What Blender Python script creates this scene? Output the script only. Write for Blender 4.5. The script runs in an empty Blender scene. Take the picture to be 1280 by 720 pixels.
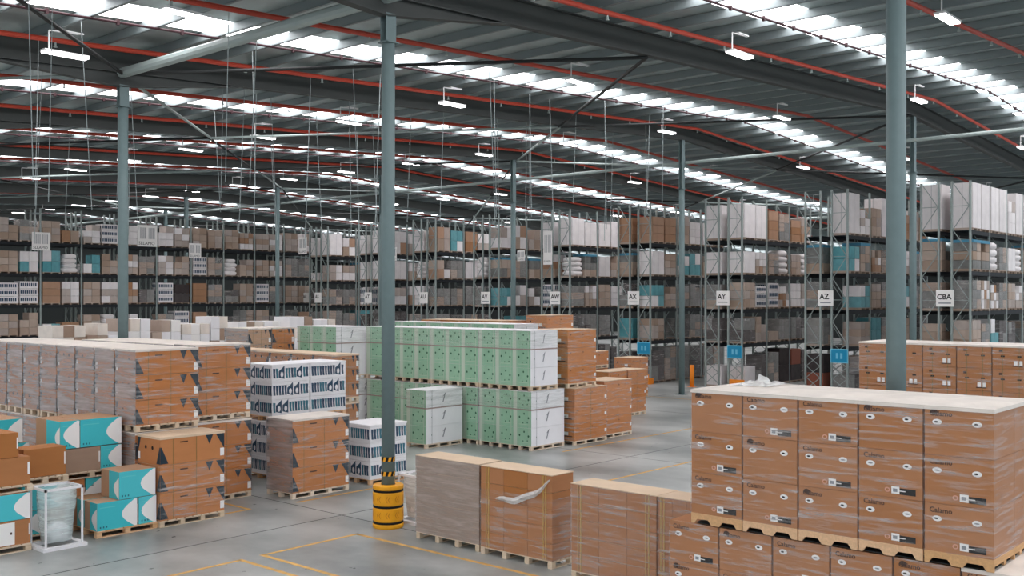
import bpy, math, random
from mathutils import Vector, Matrix
random.seed(7)
R = random.Random(11)
scene = bpy.context.scene
COL = scene.collection
TH = math.atan(1130/1284.)          # world +X runs away to the right, +Y away to the left
# ---------------------------------------------------------------- camera, world, exposure
cam = bpy.data.cameras.new('camera'); camo = bpy.data.objects.new('camera', cam); COL.objects.link(camo)
camo.location = (0, 0, 5.2); camo.rotation_euler = (math.radians(90), 0, TH - math.pi/2)
cam.sensor_width = 36; cam.lens = 36*1284/1280.; cam.shift_y = 11/1280.; cam.clip_end = 600
scene.camera = camo
w = bpy.data.worlds.new('world'); scene.world = w; w.use_nodes = True
w.node_tree.nodes['Background'].inputs[0].default_value = (0.86, 0.93, 1.0, 1)
w.node_tree.nodes['Background'].inputs[1].default_value = 0.62
scene.view_settings.view_transform = 'Standard'; scene.view_settings.look = 'None'
scene.view_settings.exposure = 0.9; scene.view_settings.gamma = 1
SKY_STRENGTH = 4.2
TUBE_STRENGTH = 9.0

# ---------------------------------------------------------------- materials
def lin(c): return tuple((v/12.92 if v <= .04045 else ((v+.055)/1.055)**2.4) for v in c)
MC = {}
def mat(name, rgb, rough=.7, metal=0., var=0., noise=0., nscale=6., stretch=(1,1,1), bump=0., emit=None, spec=.3):
    if name in MC: return MC[name]
    m = bpy.data.materials.new(name); m.use_nodes = True; nt = m.node_tree; b = nt.nodes['Principled BSDF']
    c = lin(rgb); b.inputs['Base Color'].default_value = (*c, 1); b.inputs['Roughness'].default_value = rough
    b.inputs['Metallic'].default_value = metal; b.inputs['Specular IOR Level'].default_value = spec
    cur = None
    if noise or bump:
        tc = nt.nodes.new('ShaderNodeTexCoord'); mp = nt.nodes.new('ShaderNodeMapping'); mp.inputs['Scale'].default_value = stretch
        nz = nt.nodes.new('ShaderNodeTexNoise'); nz.inputs['Scale'].default_value = nscale; nz.inputs['Detail'].default_value = 5
        nt.links.new(tc.outputs['Object'], mp.inputs[0]); nt.links.new(mp.outputs[0], nz.inputs['Vector'])
    if noise:
        rp = nt.nodes.new('ShaderNodeMapRange'); rp.inputs[1].default_value = .3; rp.inputs[2].default_value = .7
        rp.inputs[3].default_value = 1-noise; rp.inputs[4].default_value = 1+noise*.6
        nt.links.new(nz.outputs['Fac'], rp.inputs[0])
        mx = nt.nodes.new('ShaderNodeVectorMath'); mx.operation = 'SCALE'; mx.inputs[0].default_value = c
        nt.links.new(rp.outputs[0], mx.inputs['Scale']); cur = mx.outputs[0]
    if var:
        oi = nt.nodes.new('ShaderNodeObjectInfo'); hs = nt.nodes.new('ShaderNodeHueSaturation')
        r2 = nt.nodes.new('ShaderNodeMapRange'); r2.inputs[3].default_value = 1-var; r2.inputs[4].default_value = 1+var
        nt.links.new(oi.outputs['Random'], r2.inputs[0]); nt.links.new(r2.outputs[0], hs.inputs['Value'])
        r3 = nt.nodes.new('ShaderNodeMapRange'); r3.inputs[3].default_value = 1+var; r3.inputs[4].default_value = 1-var*1.2
        nt.links.new(oi.outputs['Random'], r3.inputs[0]); nt.links.new(r3.outputs[0], hs.inputs['Saturation'])
        if cur: nt.links.new(cur, hs.inputs['Color'])
        else: hs.inputs['Color'].default_value = (*c, 1)
        cur = hs.outputs[0]
    if cur: nt.links.new(cur, b.inputs['Base Color'])
    if bump:
        bp = nt.nodes.new('ShaderNodeBump'); bp.inputs['Strength'].default_value = bump; bp.inputs['Distance'].default_value = .02
        nt.links.new(nz.outputs['Fac'], bp.inputs['Height']); nt.links.new(bp.outputs[0], b.inputs['Normal'])
    if emit:
        b.inputs['Emission Color'].default_value = (*lin(rgb), 1); b.inputs['Emission Strength'].default_value = emit
    MC[name] = m; return m

def film(name, base=.10, amount=.55, thr=.5, tint=(.86,.84,.83), scale=2.2):
    if name in MC: return MC[name]
    m = bpy.data.materials.new(name); m.use_nodes = True; nt = m.node_tree; b = nt.nodes['Principled BSDF']
    b.inputs['Base Color'].default_value = (*lin(tint), 1); b.inputs['Roughness'].default_value = .22; b.inputs['Specular IOR Level'].default_value = .7
    out = nt.nodes['Material Output']; tr = nt.nodes.new('ShaderNodeBsdfTransparent'); mx = nt.nodes.new('ShaderNodeMixShader')
    tc = nt.nodes.new('ShaderNodeTexCoord'); oi = nt.nodes.new('ShaderNodeObjectInfo')
    ad = nt.nodes.new('ShaderNodeVectorMath'); ad.operation = 'ADD'
    sc = nt.nodes.new('ShaderNodeMath'); sc.operation = 'MULTIPLY'; sc.inputs[1].default_value = 37.
    nt.links.new(oi.outputs['Random'], sc.inputs[0]); nt.links.new(tc.outputs['Object'], ad.inputs[0]); nt.links.new(sc.outputs[0], ad.inputs[1])
    mp = nt.nodes.new('ShaderNodeMapping'); mp.inputs['Scale'].default_value = (.55, .55, 6.5); mp.inputs['Rotation'].default_value = (.05, -.04, 0)
    nz = nt.nodes.new('ShaderNodeTexNoise'); nz.inputs['Scale'].default_value = scale; nz.inputs['Detail'].default_value = 7; nz.inputs['Roughness'].default_value = .62; nz.inputs['Distortion'].default_value = .35
    nt.links.new(ad.outputs[0], mp.inputs[0]); nt.links.new(mp.outputs[0], nz.inputs['Vector'])
    rp = nt.nodes.new('ShaderNodeMapRange'); rp.inputs[1].default_value = thr-.04; rp.inputs[2].default_value = thr+.22
    rp.inputs[3].default_value = base; rp.inputs[4].default_value = base+amount
    nt.links.new(nz.outputs['Fac'], rp.inputs[0]); nt.links.new(rp.outputs[0], mx.inputs[0])
    bp = nt.nodes.new('ShaderNodeBump'); bp.inputs['Strength'].default_value = .55; bp.inputs['Distance'].default_value = .03
    nt.links.new(nz.outputs['Fac'], bp.inputs['Height']); nt.links.new(bp.outputs[0], b.inputs['Normal'])
    nt.links.new(tr.outputs[0], mx.inputs[1]); nt.links.new(b.outputs[0], mx.inputs[2]); nt.links.new(mx.outputs[0], out.inputs[0])
    MC[name] = m; return m

def concrete():
    m = bpy.data.materials.new('concrete_floor'); m.use_nodes = True; nt = m.node_tree; b = nt.nodes['Principled BSDF']
    tc = nt.nodes.new('ShaderNodeTexCoord')
    def nz(s, d, st=(1,1,1)):
        mp = nt.nodes.new('ShaderNodeMapping'); mp.inputs['Scale'].default_value = st
        n = nt.nodes.new('ShaderNodeTexNoise'); n.inputs['Scale'].default_value = s; n.inputs['Detail'].default_value = d
        nt.links.new(tc.outputs['Object'], mp.inputs[0]); nt.links.new(mp.outputs[0], n.inputs['Vector']); return n
    a = nz(.42, 8, (1,.55,1)); c = nz(3.5, 6); r = nt.nodes.new('ShaderNodeValToRGB')
    r.color_ramp.elements[0].position = .33; r.color_ramp.elements[0].color = (*lin((.46,.48,.475)), 1)
    r.color_ramp.elements[1].position = .62; r.color_ramp.elements[1].color = (*lin((.70,.71,.70)), 1)
    mm = nt.nodes.new('ShaderNodeMath'); mm.operation = 'MULTIPLY_ADD'; mm.inputs[1].default_value = .22
    nt.links.new(c.outputs['Fac'], mm.inputs[0]); sb = nt.nodes.new('ShaderNodeMath'); sb.operation = 'SUBTRACT'; sb.inputs[1].default_value = .11
    nt.links.new(a.outputs['Fac'], sb.inputs[0]); nt.links.new(sb.outputs[0], mm.inputs[2]); nt.links.new(mm.outputs[0], r.inputs[0])
    nt.links.new(r.outputs[0], b.inputs['Base Color'])
    rr = nt.nodes.new('ShaderNodeMapRange'); rr.inputs[3].default_value = .20; rr.inputs[4].default_value = .46
    nt.links.new(c.outputs['Fac'], rr.inputs[0]); nt.links.new(rr.outputs[0], b.inputs['Roughness']); b.inputs['Specular IOR Level'].default_value = .45
    return m

M_FLOOR = concrete()
M_STEEL = mat('painted_column_steel', (.42,.49,.495), .55, noise=.05)
M_RAFTER = mat('rafter_steel', (.25,.265,.26), .6)
M_PURLIN = mat('purlin_galvanised', (.52,.56,.565), .5, .2)
M_FOIL = mat('roof_foil', (.70,.75,.75), .36, .45, bump=.3, nscale=1.2, noise=.15)
M_SKY = mat('rooflight_sheet', (1,.985,.995), .5, emit=SKY_STRENGTH)
M_RED = mat('red_pipe', (.70,.26,.19), .45)
M_DARKRED = mat('dark_conduit', (.20,.10,.12), .6)
M_DARK = mat('dark_steel', (.15,.16,.16), .6)
M_STRUT = mat('brace_steel', (.62,.67,.66), .5)
M_WIRE = mat('wire', (.62,.66,.66), .5, .3)
M_LAMPW = mat('lamp_white', (.92,.92,.92), .4)
M_TUBE = mat('lamp_diffuser', (1,.99,1), .5, emit=TUBE_STRENGTH)
M_WALL = mat('wall_sheet', (.16,.18,.18), .7)  # near-black colour stands in for the shade deep between the racks
M_YEL = mat('line_paint', (.86,.68,.40), .7, noise=.25, nscale=5)
M_JOINT = mat('slab_joint', (.30,.31,.31), .9)
M_WOOD = mat('pallet_wood', (.86,.78,.68), .8, var=.12, noise=.12, nscale=4, stretch=(1,8,8))
M_WOOD2 = mat('pallet_wood_orange', (.86,.69,.52), .8, var=.1, noise=.12, nscale=4, stretch=(1,8,8))
M_CARD = mat('cardboard', (.685,.455,.275), .75, var=.05, noise=.05, nscale=2, stretch=(1,1,3))
M_CARD_O = mat('cardboard_orange', (.745,.475,.255), .75, var=.05, noise=.05, nscale=2, stretch=(1,1,3))
M_CARD_P = mat('cardboard_pale', (.73,.58,.46), .75, var=.09, noise=.05, nscale=2)
M_CARD_T = mat('cardboard_taupe', (.64,.54,.47), .75, var=.05, noise=.05, nscale=2, stretch=(1,1,3))
M_TAPE = mat('carton_seam', (.50,.33,.20), .6)
M_TAPEG = mat('carton_tape', (.50,.43,.24), .5)
M_NAVY = mat('print_navy', (.15,.21,.25), .6)
M_BLACK = mat('print_black', (.06,.06,.06), .7)
M_TEXT = mat('print_text', (.29,.18,.12), .7)
M_LABEL = mat('paper_label', (.95,.94,.93), .6)
M_PINK = mat('print_pink', (.85,.62,.52), .6)
M_GREEN = mat('green_carton', (.60,.77,.65), .65, var=.05, noise=.08, nscale=3)
M_GREEND = mat('green_dark', (.21,.40,.30), .6)
M_GREENL = mat('green_light', (.76,.82,.75), .6)
M_WHITE = mat('white_carton', (.93,.925,.935), .6, var=.03, noise=.04, nscale=2)
M_GREYM = mat('grey_mark', (.55,.56,.58), .6)
M_PINKB = mat('pink_strap', (.64,.54,.52), .6)
M_TEAL = mat('teal_print', (.28,.76,.80), .55, var=.04)
M_TEALD = mat('teal_dark', (.17,.43,.50), .6)
M_INK = mat('ink_blue', (.10,.25,.36), .6)
M_CREAM = mat('cream_sheet', (.91,.87,.83), .5, noise=.12, nscale=2.2, bump=.9)
M_TAN = mat('tan_sheet', (.86,.76,.65), .7, noise=.06, nscale=2)
M_GUARD = mat('guard_yellow', (.95,.66,.12), .45, noise=.08, nscale=6)
M_ORANGE = mat('post_orange', (.96,.55,.14), .5)
M_BLUE = mat('sign_blue', (.10,.55,.72), .5)
M_PBLUE = mat('sign_pale_blue', (.45,.76,.86), .5)
M_STRAPY = mat('yellow_strap', (.74,.60,.34), .5)
M_RACK = mat('rack_upright', (.58,.62,.61), .5, .2)
M_BEAM = mat('rack_beam', (.10,.12,.14), .6)
M_DECK = mat('rack_deck', (.17,.18,.19), .7)
F_LIGHT = film('stretch_film', .05, .60, .535)
F_MID = film('stretch_film_mid', .11, .50, .52)
F_HEAVY = film('stretch_film_heavy', .44, .38, .50, tint=(.74,.73,.73), scale=1.3)
F_BAG = film('clear_bag', .36, .5, .5, tint=(.86,.92,.92), scale=3.5)
F_SHEET = film('white_bag', .62, .35, .45, tint=(.88,.88,.87), scale=3.)

# ---------------------------------------------------------------- mesh helper
class MB:
    def __init__(s): s.v = []; s.f = []; s.m = []; s.mats = []; s.smooth = False
    def mi(s, m):
        if m not in s.mats: s.mats.append(m)
        return s.mats.index(m)
    def add(s, vs, fs, m):
        o = len(s.v); s.v += [tuple(v) for v in vs]; k = s.mi(m)
        for f in fs: s.f.append(tuple(i+o for i in f)); s.m.append(k)
        return s
    def box(s, x0, x1, y0, y1, z0, z1, m, my=None, mt=None):
        vs = [(x0,y0,z0),(x1,y0,z0),(x1,y1,z0),(x0,y1,z0),(x0,y0,z1),(x1,y0,z1),(x1,y1,z1),(x0,y1,z1)]
        s.add(vs, [(3,2,1,0)], m); o = len(s.v)-8
        for f, mm in (((4,5,6,7), mt or m), ((0,1,5,4), my or m), ((1,2,6,5), m), ((2,3,7,6), my or m), ((3,0,4,7), m)):
            s.f.append(tuple(i+o for i in f)); s.m.append(s.mi(mm))
        return s
    def poly(s, vs, m): return s.add(vs, [tuple(range(len(vs)))], m)
    def tube(s, a, b, r, m, n=8, r2=None):
        a, b = Vector(a), Vector(b); d = (b-a).normalized(); u = d.orthogonal().normalized(); w_ = d.cross(u); r2 = r if r2 is None else r2
        vs = []
        for p, rr in ((a, r), (b, r2)):
            for i in range(n):
                t = 2*math.pi*i/n; vs.append(p + (u*math.cos(t)+w_*math.sin(t))*rr)
        fs = [(i, (i+1) % n, n+(i+1) % n, n+i) for i in range(n)] + [tuple(range(n-1, -1, -1)), tuple(range(n, 2*n))]
        return s.add(vs, fs, m)
    def bar(s, a, b, wd, ht, m):      # rectangular bar between two points
        a, b = Vector(a), Vector(b); d = (b-a).normalized(); up = Vector((0,0,1))
        if abs(d.z) > .95: up = Vector((1,0,0))
        sd = d.cross(up).normalized(); up = sd.cross(d)
        vs = [p + sd*sx*wd/2 + up*sz*ht/2 for p in (a, b) for sx, sz in ((-1,-1),(1,-1),(1,1),(-1,1))]
        return s.add(vs, [(0,1,2,3),(7,6,5,4),(0,4,5,1),(1,5,6,2),(2,6,7,3),(3,7,4,0)], m)
    def text(s, body, size, origin, right, m, up=(0,0,1), bold=False):
        cu = bpy.data.curves.new('t', 'FONT'); cu.body = body; cu.size = size; cu.resolution_u = 2
        if bold: cu.offset = size*.02
        ob = bpy.data.objects.new('t', cu); COL.objects.link(ob)
        dg = bpy.context.evaluated_depsgraph_get(); me = ob.evaluated_get(dg).to_mesh()
        r = Vector(right); u = Vector(up); o = Vector(origin)
        s.add([o + r*v.co.x + u*v.co.y for v in me.vertices], [tuple(p.vertices) for p in me.polygons], m)
        ob.evaluated_get(dg).to_mesh_clear(); bpy.data.objects.remove(ob); bpy.data.curves.remove(cu)
        return s
    def mesh(s, name):
        me = bpy.data.meshes.new(name); me.from_pydata(s.v, [], s.f)
        for m in s.mats: me.materials.append(m)
        me.polygons.foreach_set('material_index', s.m)
        if s.smooth:
            me.polygons.foreach_set('use_smooth', [len(f) == 4 for f in s.f])
        me.update(); return me

def part(name, me, parent=None, loc=(0,0,0), rz=0., label=None, kind=None):
    o = bpy.data.objects.new(name, me); COL.objects.link(o); o.location = loc
    if rz: o.rotation_euler = (0,0,rz)
    if parent is not None: o.parent = parent
    if label: o['label'] = label
    if kind: o['kind'] = kind
    return o
def thing(name, label, cat, loc=(0,0,0), rz=0., group=None, me=None):
    o = bpy.data.objects.new(name, me); COL.objects.link(o); o.location = loc; o.rotation_euler = (0,0,rz)
    if me is None: o.empty_display_size = .2
    o['label'] = label; o['category'] = cat
    if group: o['group'] = group
    return o
CACHE = {}
def cached(key, fn):
    if key not in CACHE: CACHE[key] = fn()
    return CACHE[key]
def boxmesh(name, sx, sy, sz, m, my=None, mt=None):
    return cached(('box', name, round(sx,3), round(sy,3), round(sz,3), m.name, my and my.name, mt and mt.name),
                  lambda: MB().box(-sx/2, sx/2, -sy/2, sy/2, 0, sz, m, my, mt).mesh(name))

# face helpers: 'X' = the face looking to -X (u runs from its left edge, +Y side), 'Y' = the face looking to -Y
def fp(face, sx, sy, u, v, e=.004):
    return (-sx/2-e, sy/2-u, v) if face == 'X' else (-sx/2+u, -sy/2-e, v)
def rect(mb, face, sx, sy, u0, u1, v0, v1, m, e=.004):
    return mb.poly([fp(face,sx,sy,u0,v0,e), fp(face,sx,sy,u1,v0,e), fp(face,sx,sy,u1,v1,e), fp(face,sx,sy,u0,v1,e)], m)
def polyf(mb, face, sx, sy, pts, m, e=.004):
    return mb.poly([fp(face,sx,sy,u,v,e) for u, v in pts], m)
def oval(mb, face, sx, sy, cu, cv, ru, rv, m, e=.004, n=12):
    return polyf(mb, face, sx, sy, [(cu+ru*math.cos(2*math.pi*i/n), cv+rv*math.sin(2*math.pi*i/n)) for i in range(n)], m, e)

# ================================================================ SETTING
def zb(x): return 13.55 - .05*abs(x-47.3)             # underside of the rafters
X0, X1, Y0, Y1 = -14., 125., -2., 138.
RAFT = [17.46 + 11.9*k for k in range(-1, 10)]
part('floor', MB().box(-30, 126, -25, 139, -.3, 0, M_FLOOR).mesh('floor'), kind='structure')
part('wall_back', MB().box(-14, 125, 138, 138.3, 0, 14, M_WALL).mesh('wall_back'), kind='structure')
part('wall_right', MB().box(125, 125.3, -2, 138, 0, 14, M_WALL).mesh('wall_right'), kind='structure')
SKYC = [14.0 + 11.9*k for k in range(-1, 11)]; SW = .80
mb = MB(); ms = MB()
zs = lambda x: zb(x) + .95
ys = [Y0]
for c in SKYC:
    if c-SW > Y0 and c+SW < Y1: ys += [c-SW, c+SW]
ys.append(Y1)
for i in range(len(ys)-1):
    sky = i % 2 == 1
    for xa, xb in ((X0, 47.3), (47.3, X1)):
        tgt = ms if sky else mb
        ya, yb = ys[i], ys[i+1]
        vs = [(xa,ya,zs(xa)),(xb,ya,zs(xb)),(xb,yb,zs(xb)),(xa,yb,zs(xa))]; t = .04
        vs += [(x,y,z+t) for x,y,z in vs]
        tgt.add(vs, [(3,2,1,0),(4,5,6,7),(0,1,5,4),(1,2,6,5),(2,3,7,6),(3,0,4,7)], M_SKY if sky else M_FOIL)
ceil = part('ceiling', mb.mesh('ceiling'), kind='structure')
part('rooflight', ms.mesh('rooflight'), ceil, label='translucent white rooflight strips')
# purlins (run along Y), every 1.89 m
pm = cached('purlin', lambda: MB().box(-.035,.035,Y0,Y1,0,.25,M_PURLIN).box(-.035,.06,Y0,Y1,-.008,.012,M_PURLIN).mesh('purlin'))
x = X0 + .4
while x < X1:
    part('purlin', pm, ceil, (x, 0, zb(x)+.69)); x += 1.89
# rafters
def rafter_mesh():
    m = MB()
    for xa, xb in ((X0, 15.5), (15.5, 47.3), (47.3, 79.1), (79.1, X1)):
        for dz, hw, t in ((0,.13,.03), (.65,.13,.03), (.3,.012,.68)):
            za, zc = zb(xa)+dz, zb(xb)+dz
            if t > .1: za -= .28; zc -= .28
            vs = [(xa,-hw,za),(xb,-hw,zc),(xb,hw,zc),(xa,hw,za)]; vs += [(a,b_,c_+(t if t < .1 else .66)) for a,b_,c_ in vs]
            m.add(vs, [(3,2,1,0),(4,5,6,7),(0,1,5,4),(1,2,6,5),(2,3,7,6),(3,0,4,7)], M_RAFTER)
    for xc in (15.5, 79.1):            # deeper haunch over the column rows
        for s in (-1, 1):
            zc = zb(xc); e = zb(xc+s*4.2)
            m.add([(xc,-.012,zc),(xc,-.012,zc-.42),(xc+s*4.2,-.012,e), (xc,.012,zc),(xc,.012,zc-.42),(xc+s*4.2,.012,e)],
                  [(0,1,2),(5,4,3),(0,3,4,1),(1,4,5,2),(2,5,3,0)], M_RAFTER)
            m.bar((xc,0,zc-.42), (xc+s*4.2,0,e), .26, .03, M_RAFTER)
    return m.mesh('rafter')
rm = rafter_mesh()
for y in RAFT: part('rafter', rm, ceil, (0, y, 0))
# fly braces from rafter foot to purlins
fb = MB(); fb.bar((0,0,0),(0,.75,.70),.05,.05,M_DARK); fbm = fb.mesh('fly_brace')
for y in RAFT[:5]:
    for x in [19.2+3.78*k for k in range(-5, 14)]:
        part('fly_brace', fbm, ceil, (x, y+.02, zb(x)+.02))
# eave and ridge tie tubes, diagonal roof bracing
def tie(a, b, r, m=M_STRUT): part('tie_tube', MB().tube(a, b, r, m, 10).mesh('tie_tube'), ceil)
for i in range(len(RAFT)-1):
    if i < 8:
        tie((47.3, RAFT[i], 12.35), (47.3, RAFT[i+1], 12.35), .09)
        if i < 2: tie((15.5, RAFT[i], 11.95), (15.5, RAFT[i+1], 11.95), .15)
        tie((79.1, RAFT[i], 11.6), (79.1, RAFT[i+1], 11.6), .12)
for j in range(0, 7):
    y = 17.46 + 11.9*j
    for x in ((5., 26., 47.3, 68.5) if j % 2 == 0 else (15.5, 36.7, 58., 79.1)):
        for dx in (-10.6, 10.6):
            a = (x, y, zb(x)-.05); b = (x+dx, y+11.9, zb(x+dx)-.05)
            part('roof_brace', MB().tube(a, b, .055, M_STRUT if (j % 2) else M_DARK, 8).mesh('roof_brace'), ceil)
# dark conduit under each rooflight
for k, c in enumerate(SKYC):
    if c > 130: continue
    m = MB()
    for xa, xb in ((-12, 47.3), (47.3, 110)):
        m.tube((xa, c, zb(xa)+.63), (xb, c, zb(xb)+.63), .035, M_DARKRED, 6)
    x = -11.
    while x < 78: m.box(x-.04, x+.04, c-.04, c+.04, zb(x)+.56, zb(x)+.70, M_DARKRED); x += 1.89
    o = part('conduit', m.mesh('conduit'), ceil)
# slab joints and painted lines
m = MB()
for x in (15.68, 27.6, 39.5): m.box(x-.015, x+.015, -20, 60, .0, .002, M_JOINT)
for y in (19.2, 29.9, 5.6): m.box(-10, 51, y-.015, y+.015, .0, .002, M_JOINT)
part('slab_joint', m.mesh('slab_joint'), bpy.data.objects['floor'])
def line(x0, x1, y0, y1, wd=.1):
    me = MB().box(min(x0,x1)-(wd/2 if x0 == x1 else 0), max(x0,x1)+(wd/2 if x0 == x1 else 0), min(y0,y1)-(wd/2 if y0 == y1 else 0), max(y0,y1)+(wd/2 if y0 == y1 else 0), .0005, .004, M_YEL).mesh('painted_line')
    part('painted_line', me, bpy.data.objects['floor'])
for a in ((12.2,14.7,17.42,17.42),(12.2,12.2,17.47,11.5),(14.65,14.65,17.47,10.6),(10.,11.69,17.42,17.42),(11.69,11.69,17.47,12.),
          (14.62,14.62,21.4,22.8),(13.9,14.62,21.42,21.42),(17.2,37.,17.16,17.16),(27.,46.,21.5,21.5),(15.9,19.2,21.25,21.25),(45.,45.,22.5,37.),(19.4,19.4,12.,17.16)):
    line(*a)

# ---------------------------------------------------------------- columns
def column(x, y, label, top=None, base=False):
    t = thing('steel_column', label, 'column', (x, y, 0)); zt = top or zb(x)
    s = MB(); s.smooth = True; s.tube((0,0,0), (0,0,10.95), .152, M_STEEL, 24); part('shaft', s.mesh('shaft'), t)
    h = MB().box(-.15,.15,-.1,-.085,10.95,zt,M_STEEL).box(-.15,.15,.085,.1,10.95,zt,M_STEEL).box(-.01,.01,-.085,.085,10.95,zt,M_STEEL)
    part('column_head', h.mesh('column_head'), t)
    part('cap_plate', MB().box(-.17,.17,-.17,.17,10.93,10.96,M_STEEL).mesh('cap_plate'), t)
    part('base_plate', MB().box(-.24,.24,-.24,.24,0,.03,M_STEEL).mesh('base_plate'), t)
    return t
C1 = column(15.6, 17.46, 'blue-grey steel column rising out of the yellow guard', 11.6)
for zc in (1.21, 1.54):
    s = MB()
    for i in range(16):
        a0, a1 = 2*math.pi*i/16, 2*math.pi*(i+1)/16
        sh = .09
        s.poly([(.158*math.cos(a0), .158*math.sin(a0), zc-.05+0), (.158*math.cos(a1), .158*math.sin(a1), zc-.05), (.158*math.cos(a1+sh*2), .158*math.sin(a1+sh*2), zc+.05), (.158*math.cos(a0+sh*2), .158*math.sin(a0+sh*2), zc+.05)], M_BLACK if i % 2 else M_GUARD)
    part('warning_tape', s.mesh('warning_tape'), C1, label='black and yellow striped tape')
column(16.2, 6.17, 'thick blue-grey column rising behind the front cartons at right', 11.9)
column(15.55, 29.36, 'blue-grey column behind the left rows of wrapped brown pallets', 11.6)
column(47.9, 17.46, 'slimmer column just right of the thick right-hand column')
column(47.05, 29.36, 'grey-blue column standing on open floor before racks AX and AY')
column(47.0, 41.26, 'grey-blue column behind the long green carton row, right of the picture centre')
column(46.9, 53.16, 'distant column mostly hidden behind the column with the yellow guard')
column(46.9, 65.06, 'thin distant column rising before the racks, right of the left column')
column(46.3, 76.9, 'faint far column, first to the right of the left-hand column')
column(51.3, 88.8, 'faint far column half hidden by the left-hand column')

# yellow guard round the column foot
g = MB(); g.smooth = True
prof = [(.335,0),(.35,.03),(.35,.08),(.335,.10),(.335,.16),(.348,.18),(.348,.44),(.335,.46),(.335,.52),(.348,.54),(.348,.79),(.335,.81),(.335,.87),(.35,.89),(.345,.95),(.31,.97),(.17,.97)]
n = 36
for i in range(len(prof)-1):
    (r0,z0),(r1,z1) = prof[i], prof[i+1]
    blk = (z0, z1) in ((.10,.16),(.46,.52),(.81,.87))
    vs = []
    for k in range(n):
        a = 2*math.pi*k/n; vs.append((r0*math.cos(a), r0*math.sin(a), z0))
    for k in range(n):
        a = 2*math.pi*k/n; vs.append((r1*math.cos(a), r1*math.sin(a), z1))
    g.add(vs, [(k,(k+1) % n,n+(k+1) % n,n+k) for k in range(n)], M_GUARD)
gt = thing('column_guard', 'round yellow plastic guard with black bands around the column foot', 'guard', (15.6,17.46,0))
part('guard_shell', g.mesh('guard_shell'), gt)
for zc in (.13,.49,.84):
    s = MB(); s.smooth = True; s.tube((0,0,zc-.025),(0,0,zc+.025),.342,M_BLACK,36); part('band', s.mesh('band'), gt, label='black strap band')
s = MB(); MARK = mat('guard_print', (.80,.50,.10), .5)
for zc in (.31, .665):
    for a in [TH+math.pi + k*.62 for k in range(-2, 3)]:
        for q in (0, .16):
            c = [(a+q-.06, zc), (a+q+.05, zc+.07), (a+q+.09, zc+.07), (a+q-.01, zc), (a+q+.09, zc-.07), (a+q+.05, zc-.07)]
            P = [(.352*math.cos(t), .352*math.sin(t), z) for t, z in c]
            s.poly([P[0], P[1], P[2], P[3]], MARK); s.poly([P[0], P[3], P[4], P[5]], MARK)
part('arrow_print', s.mesh('arrow_print'), gt)

# ---------------------------------------------------------------- lamps, pipes, wires
lm = MB().box(-.62,.62,-.15,.15,.03,.09,M_LAMPW).mesh('housing')
ld = MB().box(-.6,.6,-.13,.13,0,.035,M_TUBE).mesh('diffuser')
lh = MB().tube((-.45,0,.09),(-.45,0,.62),.02,M_LAMPW,6).tube((-.45,0,.62),(.35,0,.66),.02,M_LAMPW,6).bar((-.1,0,.68),(.5,0,.68),.1,.04,M_LAMPW).mesh('hanger')
nl = 0
bayn = ['first','second','third','fourth','fifth','sixth','seventh','eighth','ninth','tenth','eleventh','twelfth','thirteenth','fourteenth','fifteenth','sixteenth','seventeenth','eighteenth','nineteenth','twentieth']
lines_x = {13.0:'line nearest the left', 28.0:'middle line', 43.0:'line before the ridge', 58.0:'line just beyond the ridge', 73.0:'far right line'}
for xl, ln in lines_x.items():
    for k in range(0, 18):
        y = 9.3 + 6.13*k
        # keep lamps inside the view
        d = xl*math.cos(TH)+y*math.sin(TH); r = xl*math.sin(TH)-y*math.cos(TH); px = 640+1284*r/d; py = 371-1284*(zb(xl)-5.2)/d
        if not (-30 < px < 1310) or py < -25: continue
        if xl > 50 and k > 9: continue
        t = thing('hanging_lamp', 'white tube lamp, %s from right, %s' % (bayn[k], ln), 'lamp', (xl, y, zb(xl)-.06), group='tube lamps under the roof')
        part('housing', lm, t); part('diffuser', ld, t); part('hanger', lh, t); nl += 1
for k in range(0, 13):
    y = 10.2 + 6.1*k + (.35 if k == 9 else 0)
    m = MB()
    for xa, xb in ((-11, 15.5), (15.5, 47.3), (47.3, 100)):
        m.tube((xa,y,zb(xa)+.52), (xb,y,zb(xb)+.52), .075, M_RED, 8)
    t = thing('sprinkler_pipe', 'red sprinkler pipe under the roof, %s from the right' % bayn[k], 'pipe', (0,0,0), group='red sprinkler pipes', me=m.mesh('sprinkler_pipe'))
    hm = cached('sprk', lambda: MB().tube((0,0,0),(0,0,-.12),.03,M_STRUT,6).tube((0,0,-.12),(0,0,-.14),.055,M_STRUT,6).mesh('sprinkler_head'))
    if k < 6:
        for x in [10+3.1*q for q in range(16)]: part('sprinkler_head', hm, t, (x, y, zb(x)+.46))
nw = 0
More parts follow.
